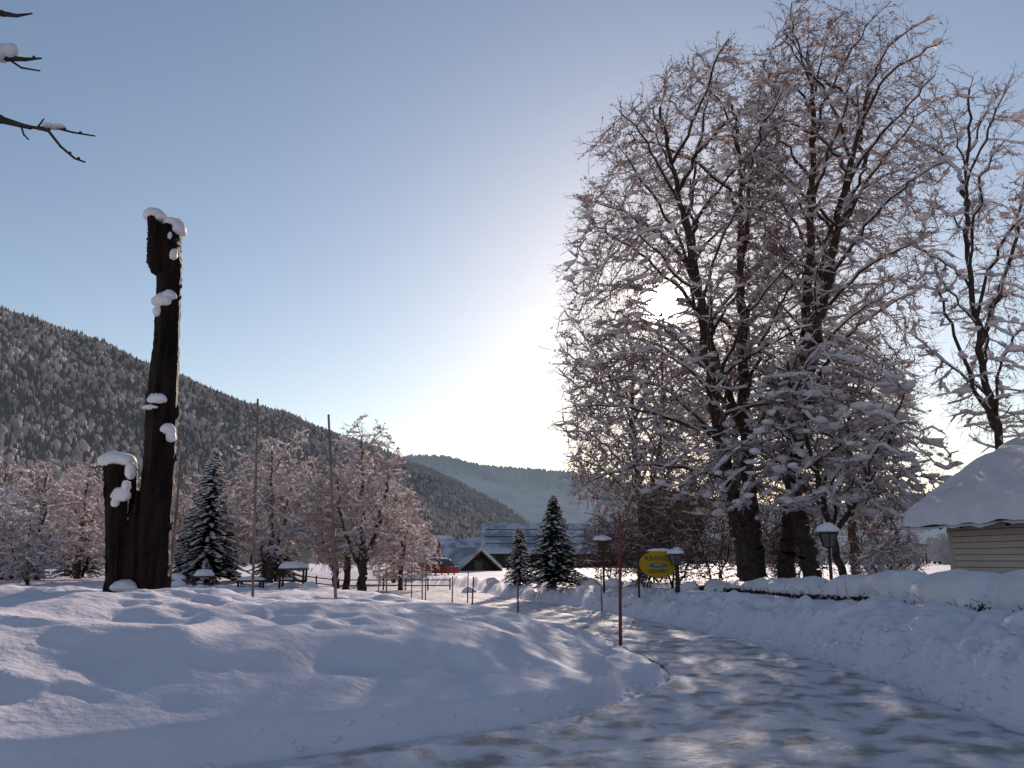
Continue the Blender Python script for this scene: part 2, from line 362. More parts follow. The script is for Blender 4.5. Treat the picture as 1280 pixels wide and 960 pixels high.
st=[(s1,.36,.05),(s2,.34,.05),(s3,.16,.04)]+limbs(s1,18,5,22,zt,xL,xR,32,4.4)+limbs(s2,15,5.5,20,zt,xL,xR,32,4.4)+limbs(s3,8,10,19,zt,xL,xR,32,4.4)
make_mesh('lime_tree',tree_parts(*grow(st,A,trop=.05),**LK),MT)
zt=[2.6,4.5,8,12,15,17];xL=[-3,-4.6,-5,-4.6,-3.4,-1.2];xR=[3,4.6,5,4.6,3.4,1.2]
A=envelope(2200,zt,xL,xR,0,5,cut=.3)
s1=[(0,0,-.2),(.1,0,4),(-.3,.2,9),(-.2,.3,15.5)];s2=[(.05,0,2.6),(1.1,.3,7),(1.9,.2,12)]
st=[(s1,.34,.05),(s2,.2,.04)]+limbs(s1,14,2.8,15,zt,xL,xR,0,4.8)+limbs(s2,8,3.5,12,zt,xL,xR,0,4.8)
LB=dict(LK);LB.update(ntw=2,gap=False,twr=.013,leafsize=.09,leafn=1.3,topleaf=0)
bl=make_mesh('lime_tree',tree_parts(*grow(st,A,.45,.65,trop=.06),**LB),MT)
for k,(x,y,s,r) in enumerate([(8.2,54,1,0),(15.5,58,1.05,2),(22,55,1,4)]):
    ob=bl if k==0 else bpy.data.objects.new('lime_tree',bl.data)
    if k: scene.collection.objects.link(ob)
    ob.location=(x,y,g(x,y));ob.scale=(s,s,s);ob.rotation_euler=(0,0,r)
# low snow-laden tree in front
zt=[3.0,4.2,6,8,9.4];xL=[6.8,6.2,6.8,8.2,9.6];xR=[15.4,15.6,14.6,13.2,11.6]
A=envelope(1900,zt,xL,xR,28.6,2.6,cut=.33)
s1=[(11.3,29.2,g(11.3,29.2)),(10.9,29,2.4),(10.5,28.8,4.3),(9.9,28.6,6.6),(9.6,28.5,8.4)];s2=[(10.9,29,2.4),(12.3,28.8,4.4),(13.2,28.6,6)]
st=[(s1,.15,.04),(s2,.11,.04)]+limbs(s1,12,2.6,8,zt,xL,xR,28.6,2.5,40,100,5)+limbs(s2,8,2.8,6,zt,xL,xR,28.6,2.5,40,100,4)
make_mesh('snow_laden_tree',tree_parts(*grow(st,A,.34,.5,3.),leafn=.3,clump=.5,snow=1.9,twl=.65,csize=(.07,.25),ntw=2,strip=.6),MT)
# tree behind hut
zt=[5.2,7,10,13,16,18.3];xL=[14.2,13,12.8,13.4,14.2,15.2];xR=[17.5,18.5,19,18.5,17.6,16.4]
A=envelope(1700,zt,xL,xR,26,2.8,cut=.34)
s1=[(15.9,26.5,g(15.9,26.5)),(15.6,26.3,3.5),(15.2,26,5.4),(14.9,26,8.2),(14.9,26,12.5),(15.6,26,17.4)]
st=[(s1,.18,.03),([(15.2,26,5.5),(14.3,25.8,7.6),(13.6,25.6,10)],.09,.03),([(14.9,26,8.3),(16.2,26,11),(17.2,26,14.2)],.1,.03)]+limbs(s1,16,5.5,17,zt,xL,xR,26,2.8,25,70,6,.8)
make_mesh('bare_tree',tree_parts(*grow(st,A,.38,.7,4.,trop=.08),leafn=.9,clump=.26,snow=1.4,gap=False,ntw=3,twl=.8,twr=.008,csize=(.05,.2),leafsize=.05),MT)
# ------------------------------------------------------------------ mid-distance frosted trees
def midtree(name,h,a,n,base=2.0,stems=2,**kw):
    zt=[base,base+h*.15,h*.55,h*.8,h];xL=[-a*.6,-a,-a*.95,-a*.6,-a*.2];xR=[a*.6,a,a*.9,a*.65,a*.15]
    A=envelope(n,zt,xL,xR,0,a*.9,.5)
    m=[(0,0,-.3),(0.05,0,base*.7),(-.1,.1,h*.45),(-.25,.1,h*.85)]
    st=[(m,.03*h,.03)]+limbs(m,9,base*.7,h*.8,zt,xL,xR,0,a*.9,30,75,h*.4,.7)
    if stems>1: st.append(([(0.05,0,base*.7),(a*.3,.1,h*.4),(a*.45,.2,h*.72)],.018*h,.03))
    if stems>2: st.append(([(0.05,0,base*.5),(-a*.35,.1,h*.35),(-a*.5,-.2,h*.62)],.016*h,.03))
    k=dict(tip=.012,leafn=3.2,leafsize=.09,clump=.28,snow=1.5,gap=False,thin=.035,twr=.013,ntw=2,twl=.7,csize=(.05,.18),strip=.6);k.update(kw)
    return tree_parts(*grow(st,A,.34,.5,3.5,90,.05),**k)
pm=[midtree('a',9.2,2.9,1400,1.8,3),midtree('b',7.6,3.0,1200,1.5,2),midtree('c',6.0,2.8,850,.7,3,leafn=3.4,clump=.32)]
protos=[make_mesh('frosted_tree',p,MF) for p in pm]
def place(i,x,y,rz,s,name='frosted_tree',first=False):
    ob=protos[i] if first else bpy.data.objects.new(name,protos[i].data)
    if not first: scene.collection.objects.link(ob)
    ob.name=name
    ob.location=(x,y,g(x,y));ob.rotation_euler=(0,0,rz);ob.scale=(s,s,s)
place(0,-7.5,43,0.3,1.0,first=True);place(1,-12.1,43,1.0,1.02,first=True);place(2,-25.3,46,2,1.12,first=True)
for a in [(0,-26.2,52,2.5,.85),(1,-10.0,49,3.3,.9),(1,-14.3,50,4,.95),(0,-9.0,47,1.7,.8),(2,-22.5,40,.5,.62),(2,-24.8,41,1.5,.7),(2,-6.1,47,5,.85),(2,-18.5,50,3,1.05),(0,-32,62,3,.9),(1,-22,60,1,.9),
          (1,-36,60,2,1.1),(0,-46,70,0,1.1),(1,-8.5,62,2.2,.8),(2,-21.0,47,.3,.95),(2,-28.5,45,.9,.9)]: place(*a)
def shrub(h,a,n,**kw):
    A=envelope(n,[.4,h*.4,h*.8,h],[-a*.5,-a,-a*.8,-a*.3],[a*.5,a,a*.8,a*.3],0,a,.6)
    st=[([(0,0,-.2),(q*a*.3,r*a*.3,h*.25),(q*a*.6,r*a*.5,h*.6)],.05,.02) for q,r in ((1,0),(-.7,.5),(-.3,-.8))]
    k=dict(tip=.009,leafn=1.5,leafsize=.055,clump=.03,snow=.6,gap=False,thin=.04,twr=.010,ntw=3,twl=.8,strip=.2,csize=(.04,.1));k.update(kw)
    return tree_parts(*grow(st,A,.3,.42,3,50),**k)
sh=make_mesh('brown_shrub',shrub(4.4,2.2,620),MT)
for k,(x,y,s,r) in enumerate([(7.0,37,1,0),(9.5,40,1.1,1),(4.6,40,.8,2),(12.6,38,1,3),(7.4,44,1.2,4),(15.5,36,.8,5),(10.8,35.5,.7,.5),(5.6,36,.75,2.6)]):
    ob=sh if k==0 else bpy.data.objects.new('brown_shrub',sh.data)
    if k: scene.collection.objects.link(ob)
    ob.location=(x,y,g(x,y));ob.scale=(s,s,s);ob.rotation_euler=(0,0,r)
sh2=make_mesh('frosted_shrub',shrub(1.7,1.1,260,leafn=3,leafsize=.035,clump=.2,twl=.4,twr=.006),MF)
for k,(x,y,s,r) in enumerate([(10.6,24,1,0),(9.7,22.5,.7,1),(11.8,27,1.1,2),(13,30,1.2,3),(-28,36,1.5,2)]):
    ob=sh2 if k==0 else bpy.data.objects.new('frosted_shrub',sh2.data)
    if k: scene.collection.objects.link(ob)
    ob.location=(x,y,g(x,y));ob.scale=(s,s,s);ob.rotation_euler=(0,0,r)
# ------------------------------------------------------------------ spruces
def spruce(h,w,snow=.5,nb=170,droop=.25):
    parts=[(*tubes([[0,0,-.3]],[[0,0,h*.97]],.035*h,.01,8),0)]
    bc=[];bs=[];V=[];F=[];o=0
    for i in range(nb):
        q=(i+rng.random())/nb;z=h*(.06+.92*q);R=w*(1-q)**.8*rng.uniform(.72,1.12)+.05
        th=i*2.4+rng.normal(0,.2);dx,dy=math.cos(th),math.sin(th)
        m=max(4,int(R/.11))
        for j in range(m):
            t=(j+.5)/m;cx=R*t;cz=z-droop*R*t*t+(.12*R if q>.7 else 0)
            sp=(.24*(1-t)+.12)*R*.9+.06
            for sd in (-1,1):
                for rep in range(2):
                    a=th+sd*rng.uniform(.4,1.1)
                    ex=dx*cx+math.cos(a)*sp;ey=dy*cx+math.sin(a)*sp;ez=cz-rng.uniform(0,.12)
                    wd=.035+.02*h/4
                    V+= [(dx*cx-dy*wd,dy*cx+dx*wd,cz),(dx*cx+dy*wd,dy*cx-dx*wd,cz-.03),(ex,ey,ez)];F.append((o,o+1,o+2));o+=3
            if rng.random()<snow and t>.3:
                bc.append((dx*cx,dy*cx,cz+.03));s=rng.uniform(.03,.09)*(.6+h/8);bs.append((s*1.5,s,s*.45))
        V+=[(-dy*.02,dx*.02,z),(dy*.02,-dx*.02,z),(dx*R*1.05,dy*R*1.05,z-droop*R)];F.append((o,o+1,o+2));o+=3
    parts.append((V,F,1));parts.append((*blobs(bc,bs,ICO1,.25),2))
    return parts
MS=[M_bark,M_needle,M_bsnow]
s1=make_mesh('spruce_tree',spruce(3.8,1.35,.5,260),MS);s1.location=(1.75,36,g(1.75,36))
s2=make_mesh('spruce_tree',spruce(2.8,.85,.65,170),MS);s2.location=(.35,41,g(.35,41))
s3=make_mesh('spruce_tree',spruce(2.6,.85,.9,130),MS);s3.location=(-7.15,82,g(-7.15,82))
s4=make_mesh('spruce_tree',spruce(7.0,2.1,.8,330),MS);s4.location=(-15.6,44,g(-15.6,44))
for x,y,s,src in [(-16.8,47,.85,s4),(-14.2,52,.8,s4),(-24,56,.7,s4),(-29,58,.85,s4)]:
    o=bpy.data.objects.new('spruce_tree',src.data);scene.collection.objects.link(o);o.location=(x,y,g(x,y));o.scale=(s,s,s);o.rotation_euler=(0,0,x)
# distant valley tree belt
n=1500;xx=rng.uniform(-190,300,n);yy=rng.uniform(190,420,n);hh=rng.uniform(3,8,n)
k0=~((xx>-55)&(xx<25)&(yy<330));xx,yy,hh=xx[k0],yy[k0],hh[k0];n=len(xx)
idx=np.repeat(np.arange(n),14);c=rng.normal(size=(n*14,3))*.33
cen=np.stack([xx[idx],yy[idx],hh[idx]*.55+.5],1)+c*hh[idx][:,None]*np.array([.55,.55,.75])
make_mesh('distant_trees',[(*blobs(cen,np.repeat(rng.uniform(.3,1.0,(n*14,1)),3,1),ICO1,.3),0),(*tubes(np.stack([xx,yy,0*xx],1),np.stack([xx,yy,hh*.6],1),.25,.12,4),1)],[fm('distant_frosted',(.10,.085,.085),(.26,.23,.24),(.055,.06,.068)),M_bark])  # tree belt colour includes a small haze-imitating emission
# ------------------------------------------------------------------ sculpture
tot=empty('carved_wooden_trunk')
def loft(name,rings,seed,n=22,groove=.16,mats=[M_wood]):
    out=[];R=np.random.default_rng(seed);gr=R.normal(0,1,n);gr=np.sign(gr)*np.abs(gr)**.5*groove*.6
    rr=np.array(rings,float);t=np.linspace(0,len(rr)-1,len(rr)*9);
    P=np.stack([np.interp(t,np.arange(len(rr)),rr[:,i]) for i in range(6)],1)
    for k,(x,y,z,rx,ry,tw) in enumerate(P):
        th=np.arange(n)/n*6.283+tw
        q=1+gr+R.normal(0,.03,n)
        out.append(np.stack([x+rx*q*np.cos(th),y+ry*q*np.sin(th),np.full(n,z)+R.normal(0,.01,n)],1))
    m=len(P);V=np.concatenate(out+[P[:1,:3],P[-1:,:3]])
    j=np.arange(n);F=[]
    for k in range(m-1):F.append(np.stack([k*n+j,k*n+(j+1)%n,(k+1)*n+(j+1)%n,(k+1)*n+j],1))
    F=np.concatenate(F)
    c=np.concatenate([np.stack([(j+1)%n,j,np.full(n,m*n)],1),np.stack([(m-1)*n+j,(m-1)*n+(j+1)%n,np.full(n,m*n+1)],1)])
    return make_mesh(name,[(V,F,0),(V,c,0)],mats,tot,smooth=False)
ty=14.5
loft('main_shaft',[(-6.06,ty,.6,.30,.30,0),(-6.08,ty,1.3,.30,.3,0),(-6.12,ty,2.2,.29,.3,.05),(-6.11,ty,3.3,.26,.28,.1),(-6.17,ty,4.4,.26,.26,.12),(-6.17,ty,5.4,.21,.24,.15),(-6.2,ty,6.2,.20,.22,.15),(-6.24,ty,6.9,.21,.22,.2)],3)
loft('head_block',[(-6.28,ty,6.72,.22,.24,.2),(-6.30,ty,6.95,.29,.27,.2),(-6.34,ty,7.3,.28,.27,.25),(-6.34,ty,7.60,.28,.28,.25)],4)
loft('head_horn',[(-6.48,ty,7.3,.12,.2,0),(-6.54,ty,7.6,.13,.2,0),(-6.56,ty,7.80,.14,.18,0)],5,12)
loft('stump',[(-6.62,ty+.05,.6,.24,.26,0),(-6.60,ty+.05,1.4,.23,.27,.1),(-6.68,ty+.05,2.2,.235,.27,.15),(-6.77,ty+.05,2.9,.245,.26,.2),(-6.81,ty+.05,3.24,.26,.26,.2)],6)
loft('split_slab',[(-6.33,ty-.1,.6,.2,.16,0),(-6.36,ty-.1,1.8,.15,.15,0),(-6.40,ty-.08,2.4,.07,.12,0),(-6.38,ty-.05,2.8,.03,.08,0)],7,12)
def snowblob(name,L,parent,mat=M_cap):
    parts=[]
    for (x,y,z,a,b,c) in L:
        bv,bf=ICO3;v=bv.copy();nn=1+.28*fbm(bv[:,0]*1.7+x*3,bv[:,1]*1.7+bv[:,2]*1.3+z,3,7)[:,None]
        v=v*nn;v[:,2]=np.where(v[:,2]<0,v[:,2]*.55,v[:,2]);parts.append((v*[a,b,c]+[x,y,z],bf,0))
    return make_mesh(name,parts,[mat],parent)
snowblob('snow_caps',[(-6.55,ty,7.82,.21,.25,.17),(-6.42,ty-.02,7.76,.14,.2,.14),(-6.2,ty-.05,7.64,.17,.25,.15),(-6.09,ty-.05,7.54,.12,.2,.17),(-6.09,ty-.2,7.0,.07,.08,.15),
 (-6.22,ty-.18,6.14,.18,.16,.18),(-6.12,ty-.15,6.25,.14,.14,.13),(-6.28,ty-.16,5.95,.09,.12,.15),(-6.2,ty-.2,7.36,.05,.05,.12),
 (-6.14,ty-.22,4.36,.17,.13,.13),(-6.24,ty-.22,4.22,.14,.1,.06),(-5.94,ty-.15,3.83,.13,.14,.14),(-5.88,ty-.14,3.72,.08,.1,.16),
 (-6.86,ty,3.30,.27,.28,.19),(-6.68,ty-.05,3.30,.2,.22,.16),(-6.50,ty-.2,3.1,.09,.1,.2),(-6.62,ty-.22,2.70,.17,.08,.16),(-6.54,ty-.22,2.86,.08,.07,.12),(-6.70,ty-.22,2.58,.07,.06,.12),
 (-6.38,ty-.3,1.20,.24,.2,.13),(-6.2,ty-.33,1.05,.2,.2,.16),(-6.9,ty-.1,1.0,.3,.3,.12),(-5.75,ty-.1,.98,.25,.3,.1)],tot)
# ------------------------------------------------------------------ poles
def pole(name,x,y,top,r,mat,lean=0.):
    z=g(x,y)
    P=[(x,y,z-.2),(x+lean*.5,y,(z+top)/2),(x+lean,y,top)]
    parts=[(*tubes(P[:-1],P[1:],[r,r*.85],[r*.85,r*.7],10),0)]
    parts.append((*blobs([(x+lean,y,top)],[(r*.9,r*.9,r)],ICO1,.02),0))
    return make_mesh(name,parts,[mat])
pole('flagpole',-7.48,25,6.4,.042,M_pole,-.22)
pole('flagpole',-4.45,22,5.4,.042,M_pole,-.42)
pole('snow_marker_pole',2.1,17,2.5,.036,M_red,.06)
for x,y,t,m in [(.15,22.5,1.25,M_red),(-1.16,25,1.15,M_red),(-2.0,29,1.1,M_pole),(-3.1,30,1.4,M_pole),(-4.05,28,1.35,M_pole),(-3.6,36,1.4,M_red),(-4.4,38,1.4,M_pole),(2.85,27.5,1.35,M_pole),(-5.1,33,1.2,M_pole),(-1.7,33,1.2,M_red)]:
    pole('snow_marker_pole',x,y,t,.027,m,rng.normal(0,.03))
pole('wooden_stake',-6.35,16.0,3.6,.03,M_pole,.03)
# ------------------------------------------------------------------ lanterns
def frustum(cx,cy,z0,z1,r0,r1,n=6,rot=.3):
    th=np.arange(n)/n*6.283+rot
    V=np.concatenate([np.stack([cx+r0*np.cos(th),cy+r0*np.sin(th),np.full(n,z0)],1),np.stack([cx+r1*np.cos(th),cy+r1*np.sin(th),np.full(n,z1)],1)])
    j=np.arange(n);return V,np.stack([j,(j+1)%n,n+(j+1)%n,n+j],1)
def lantern(x,y,top,s,z0=None):
    z0=g(x,y) if z0 is None else z0;e=empty('street_lamp')
    hb=top-.62*s
    make_mesh('post',[(*tubes([(x,y,z0-.2)],[(x,y,hb)],.035*s+.012,.03*s+.008,10),0),(*tubes([(x,y,z0-.1)],[(x,y,z0+.3)],.07*s,.05*s,10),0)],[M_dark],e)
    make_mesh('lantern_body',[(*frustum(x,y,hb,hb+.04*s,.06*s,.14*s),0),(*frustum(x,y,hb+.04*s,hb+.36*s,.135*s,.24*s),1),(*frustum(x,y,hb+.36*s,hb+.40*s,.27*s,.28*s),0),(*frustum(x,y,hb+.40*s,hb+.5*s,.28*s,.08*s),0)],[M_dark,M_lampglass],e,False)
    th=np.arange(6)/6*6.283+.3
    a=np.stack([x+.14*s*np.cos(th),y+.14*s*np.sin(th),np.full(6,hb+.03*s)],1);b=np.stack([x+.25*s*np.cos(th),y+.25*s*np.sin(th),np.full(6,hb+.37*s)],1)
    make_mesh('frame_bars',[(*tubes(a,b,.018*s,.018*s,5),0)],[M_dark],e)
    snowblob('snow_cap',[(x,y,hb+.46*s,.29*s,.29*s,.17*s),(x+.04,y,hb+.56*s,.14*s,.14*s,.1*s)],e)
lantern(7.78,21,2.52,.95)
lantern(5.15,27,2.02,.9)
e=empty('roofed_post_lamp');x,y=3.3,31
z0=g(x,y)
make_mesh('post',[(*tubes([(x,y,z0-.2)],[(x,y,2.0)],.045,.04,8),0)],[M_beam],e)
make_mesh('housing',[(*box(x-.16,x+.16,y-.16,y+.16,1.98,2.3),0),(*box(x-.3,x+.3,y-.2,y+.2,2.3,2.34),0)],[M_beam],e,False)
snowblob('snow_cap',[(x,y,2.38,.36,.26,.14)],e)
# ------------------------------------------------------------------ yellow oval sign
e=empty('oval_inn_sign');x,y,z=4.62,27.2,1.52
def ell(cx,cy,cz,a,b,th,n=40):
    t=np.arange(n)/n*6.283
    f=np.stack([cx+a*np.cos(t),np.full(n,cy-th),cz+b*np.sin(t)],1);bk=f+[0,2*th,0]
    V=np.concatenate([f,bk,[[cx,cy-th,cz]],[[cx,cy+th,cz]]]);j=np.arange(n)
    return V,np.stack([j,n+j,n+(j+1)%n,(j+1)%n],1),np.concatenate([np.stack([j,(j+1)%n,np.full(n,2*n)],1),np.stack([n+(j+1)%n,n+j,np.full(n,2*n+1)],1)])
for nm,a,b,dy,cz,mt in [('rim',.62,.43,0,z,M_dark),('board',.60,.41,-.018,z,M_yel),('lake_motif',.28,.075,-.036,z-.04,M_blue),('fish_motif',.15,.03,-.05,z-.02,M_yel)]:
    V,F,C=ell(x,y+dy,cz,a,b,.015);make_mesh(nm,[(V,F,0),(V,C,0)],[mt],e,False)
for k,txt in enumerate(['KRANZL','SEEWIRT']):
    cu=bpy.data.curves.new('lettering','FONT');cu.body=txt;cu.size=.22 if k==0 else .16;cu.align_x='CENTER';cu.extrude=.004
    to=bpy.data.objects.new('lettering',cu);scene.collection.objects.link(to);to.parent=e
    to.location=(x,y-.045,z+.11 if k==0 else z-.27);to.rotation_euler=(math.pi/2,0,0);cu.materials.append(M_dark)
make_mesh('posts',[(*tubes([(x-.62,y+.03,g(x,y)-.2),(x+.64,y+.03,g(x,y)-.2),(x-.66,y+.03,z+.36)],[(x-.62,y+.03,z+.42),(x+.64,y+.03,z+.40),(x+.68,y+.03,z+.36)],.035,.035,8),0)],[M_beam],e)
snowblob('snow_cap',[(x-.05,y,z+.42,.3,.1,.07),(x+.2,y,z+.42,.2,.1,.08)],e)
# ------------------------------------------------------------------ hedge with snow
hed=empty('garden_hedge')
yy=np.arange(9,32.5,.07);hx=np.interp(yy,[9,13,20,32.5],[8.1,8.0,7.9,7.5]);gz=H(hx,yy)
topz=np.interp(yy,[9,13,17,22,32.5],[1.06,1.02,.94,.84,.73])+.04*fbm(yy*.7,yy*0,3,2)
m=16000;k=rng.integers(0,len(yy),m)
c=np.stack([hx[k]+rng.normal(-.2,.22,m),yy[k]+rng.uniform(-.05,.05,m),gz[k]-.05+(topz[k]-gz[k])*rng.random(m)],1)
M_hedge=mat_noise('hedge_twigs',4,(.025,.017,.014),(.075,.05,.04),.8)
make_mesh('branches',[(*quads(c,.06),0),(*tubes(c[:4000],c[:4000]+rng.normal(0,.12,(4000,3)),.006,.004,3),0)],[M_hedge],hed)
a=np.arange(25)/24*np.pi*1.36-.5
A2,Y2=np.meshgrid(a,yy)
tap=np.interp(Y2,[9,14,20,32],[1,1,.75,.42])
seg=np.abs(np.sin(Y2*1.35+1.3*fbm(Y2*.5,Y2*0,2,80)))**.5
hw=(.46+.26*seg+.18*fbm(Y2*.8,A2*.4,3,14)+.07*fbm(Y2*3,A2*2,2,17))*tap;th=(.30+.26*seg+.26*fbm(Y2*.6,0*A2,3,15)+.05*fbm(Y2*3,A2*2,2,18))*tap
Xc=np.repeat(hx[:,None],25,1)+.06*fbm(Y2*1.3,0*A2,2,19)+hw*np.cos(A2);Zc=np.repeat(topz[:,None],25,1)-.02+np.sin(A2)*th+.18*tap*fbm(Y2*1.1,A2*0,2,24)*(np.sin(A2)<.2)
make_mesh('snow_pillow',[(np.stack([Xc,Y2,Zc],-1),gridfaces(25,len(yy)),0)],[M_cap],hed)
# ------------------------------------------------------------------ hut on the right
hut=empty('wooden_hut',(11.72,25.2,0),math.radians(7.2))
L=11.;ew=.95;rx=4.4;ez=2.62;rz=5.35
def add(nm,parts,mats,sm=False): return make_mesh(nm,parts,mats,hut,sm)
add('walls',[(*box(ew,2*rx-ew,-L+.6,-.6,-.2,2.95),0)],[M_beam])
bo=[]
for zz in np.arange(.1,2.95,.17):
    V,F=box(ew-.045,ew-.004,-L+.6,-.6,zz,zz+.153);V[(V[:,2]>zz+.1)&(V[:,0]<ew-.03),0]+=.028;bo.append((V,F,0))
add('siding_boards',bo,[M_siding])
add('corner_posts',[(*box(ew-.09,ew+.08,-3.9,-3.76,-.2,2.95),0),(*box(ew-.07,ew+.08,-.62,-.5,-.2,2.95),0),(*box(ew-.07,ew+.08,-8,-7.85,-.2,2.95),0)],[M_siding])
add('shutter_window',[(*box(ew-.06,ew-.048,-7.4,-5.3,1.1,2.2),0)],[M_glass])
def roofslab(z,t,x0,ye0,ye1):
    pr=[(x0,z),(rx,z+(rz-ez)*(rx-x0)/rx),(2*rx-x0,z),(2*rx-x0,z-t),(rx,z+(rz-ez)*(rx-x0)/rx-t),(x0,z-t)]
    V=[(p[0],y,p[1]) for y in (ye0,ye1) for p in pr]
    F=[(i,(i+1)%6,6+(i+1)%6,6+i) for i in range(6)]+[(0,5,4,1),(1,4,3,2),(6,7,10,11),(7,8,9,10)]
    return np.array(V),np.array(F)
add('roof_deck',[(*roofslab(ez+.06,.12,0.,-L,0.),0)],[M_beam])
add('rafters',[(*tubes([(0.05,-q,ez-.1)],[(rx,-q,rz-.12)],.06,.06,4),0) for q in np.arange(.5,L,.9)],[M_beam])
gs=np.linspace(-.14,2*rx+.14,90);gt=np.linspace(-L-.12,.14,120);GX,GY=np.meshgrid(gs,gt)
slope=(rz-ez)/rx
under=ez+.065+slope*np.minimum(GX,2*rx-GX)
edge=np.minimum(np.minimum(GX+.14,2*rx+.14-GX),np.minimum(GY+L+.12,.14-GY))
thick=(.46+.18*fbm(GX*.5,GY*.5,3,50))*np.sqrt(np.clip(edge/.35,0,1)*(2-np.clip(edge/.35,0,1)))
ridge=-.45*np.exp(-((GX-rx)/.6)**2)
T=under+thick+ridge*.5+.08*fbm(GX*1.6,GY*1.6,3,51)
Bt=np.where(edge<.02,T-.01,under)-(.10+.08*fbm(GY*1.2,GX*0,3,55))*(edge<.25)
add('roof_snow',[(np.stack([GX,GY,T],-1),gridfaces(90,120),0),(np.stack([GX,GY,Bt],-1),gridfaces(90,120)[:,::-1],0)],[M_cap],True)
# ------------------------------------------------------------------ distant buildings
def house(name,x,y,w,d,eave,ridge,rot=0,wall=M_barn,axis='x',win=4,z0=0,over=.6,bands=0):
    e=empty(name,(x,y,z0),rot)
    make_mesh('walls',[(*box(-w/2,w/2,-d/2,d/2,-1,eave),0)],[wall],e,False)
    if axis=='x': pr=lambda o,zz:[(-w/2-over,-d/2-over,eave-.4+zz),(w/2+over,-d/2-over,eave-.4+zz),(w/2+over,0,ridge+zz),(-w/2-over,0,ridge+zz),(-w/2-over,d/2+over,eave-.4+zz),(w/2+over,d/2+over,eave-.4+zz)]
    else: pr=lambda o,zz:[(-w/2-over,d/2+over,eave-.4+zz),(-w/2-over,-d/2-over,eave-.4+zz),(0,-d/2-over,ridge+zz),(0,d/2+over,ridge+zz),(w/2+over,d/2+over,eave-.4+zz),(w/2+over,-d/2-over,eave-.4+zz)]
    fc=[(0,1,2,3),(3,2,5,4)]
    for nm,zz,t,mt in (('roof',0,.2,M_beam),('roof_snow',.21,.35,M_roofsnow)):
        V=np.array(pr(0,zz)+pr(0,zz+t));F=fc+[tuple(6+q for q in f) for f in fc]
        F+=[(0,1,7,6),(4,5,11,10),(1,2,8,7),(2,5,11,8),(0,3,9,6),(3,4,10,9)]
        make_mesh(nm,[(V,F,0)],[mt],e,False)
    if axis=='x':make_mesh('gables',[(np.array([(sx*w/2,-d/2,eave),(sx*w/2,d/2,eave),(sx*w/2,0,ridge-.1)]),[(0,1,2)],0) for sx in (-1,1)],[wall],e,False)
    else:make_mesh('gables',[(np.array([(-w/2,sy*d/2,eave),(w/2,sy*d/2,eave),(0,sy*d/2,ridge-.1)]),[(0,1,2)],0) for sy in (-1,1)],[wall],e,False)
    ws=[]
    for k in range(win):
        cx=-w/2+w*(k+.5)/win;ws.append((*box(cx-.5,cx+.5,-d/2-.04,-d/2-.01,eave*.45,eave*.45+1.2),0))
    if ws: make_mesh('windows',ws,[M_glass],e,False)
    if bands: make_mesh('snow_guards',[(*tubes([(-w/2,-d/2-over+q*(d/2+over),eave-.4+.62+q*(ridge-eave+.4))],[(w/2,-d/2-over+q*(d/2+over),eave-.4+.62+q*(ridge-eave+.4))],.05,.05,4),0) for q in (.25,.5,.75)],[M_dark],e)
    return e
house('farm_barn',3.6,140,16,12,2.8,7.0,.03,bands=1,win=7)
house('farmhouse',17,146,9.5,12,3.1,7.2,-.05,bands=0,win=4)
house('village_house',-10,170,8,8,2.6,5.2,.3,M_plaster,win=2)
house('village_house',-17,210,9,9,3,7,-.4,M_plaster,axis='y',win=2)
house('garden_shed',-4.6,90,4,4,.8,2.4,.6,M_barn,axis='y',win=1)
house('village_house',-6,190,8,8,2.6,6,.1,M_plaster,win=2)
house('chalet',-34.5,54,7,8,4.0,6.2,.2,M_beam,axis='y',win=2)
house('village_house',-60,120,10,9,4,8,.5,M_plaster,axis='y',win=2)
def feeder(name,x,y,w,h,z):
    e=empty(name,(x,y,g(x,y)))
    make_mesh('frame',[(*tubes([(-w,-w*.5,-.1),(w,-w*.5,-.1),(-w,w*.5,-.1),(w,w*.5,-.1)],[(-w,-w*.5,h),(w,-w*.5,h),(-w,w*.5,h),(w,w*.5,h)],.05,.05,6),0),(*box(-w,w,-w*.5,w*.5,h*.35,h*.45),0),(*box(-w*1.2,w*1.2,-w*.7,w*.7,h,h+.06),0)],[M_beam],e,False)
    snowblob('snow_cap',[(0,0,h+.1,w*1.3,w*.8,z),(-w*.4,0,h*.45,w*.5,w*.3,.1)],e)
feeder('bird_feeder',-9.4,37,.5,.75,.25);feeder('garden_table',-13.6,38,.35,.45,.25);feeder('garden_table',-15,38.5,.3,.35,.22);feeder('garden_bench',-10.9,36,.45,.3,.13)
snowblob('snow_covered_shrubs',[(x,y,g(x,y)+.1,a,a,a*.7) for x,y,a in [(-14.3,37,.3),(-13,36,.3),(-8.4,36,.35),(-17,38,.4),(-6.3,39,.3),(-2.2,44,.4),(-1.0,46,.4),(6.2,30,.35),(6.9,29,.4),(1.0,44,.5),(3.2,36,.5),(4.1,35,.4)]],None)
fe=empty('garden_fence');P=[(-13+i*1.2,46.5+.1*i) for i in range(9)]
make_mesh('posts',[(*tubes([(x,y,g(x,y)-.1) for x,y in P],[(x,y,g(x,y)+.75) for x,y in P],.045,.04,6),0)],[M_beam],fe)
make_mesh('rails',[(*tubes([(x,y,g(x,y)+q) for (x,y) in P[:-1] for q in (.35,.65)],[(x,y,g(x,y)+q) for (x,y) in P[1:] for q in (.35,.65)],.03,.03,5),0)],[M_beam],fe)
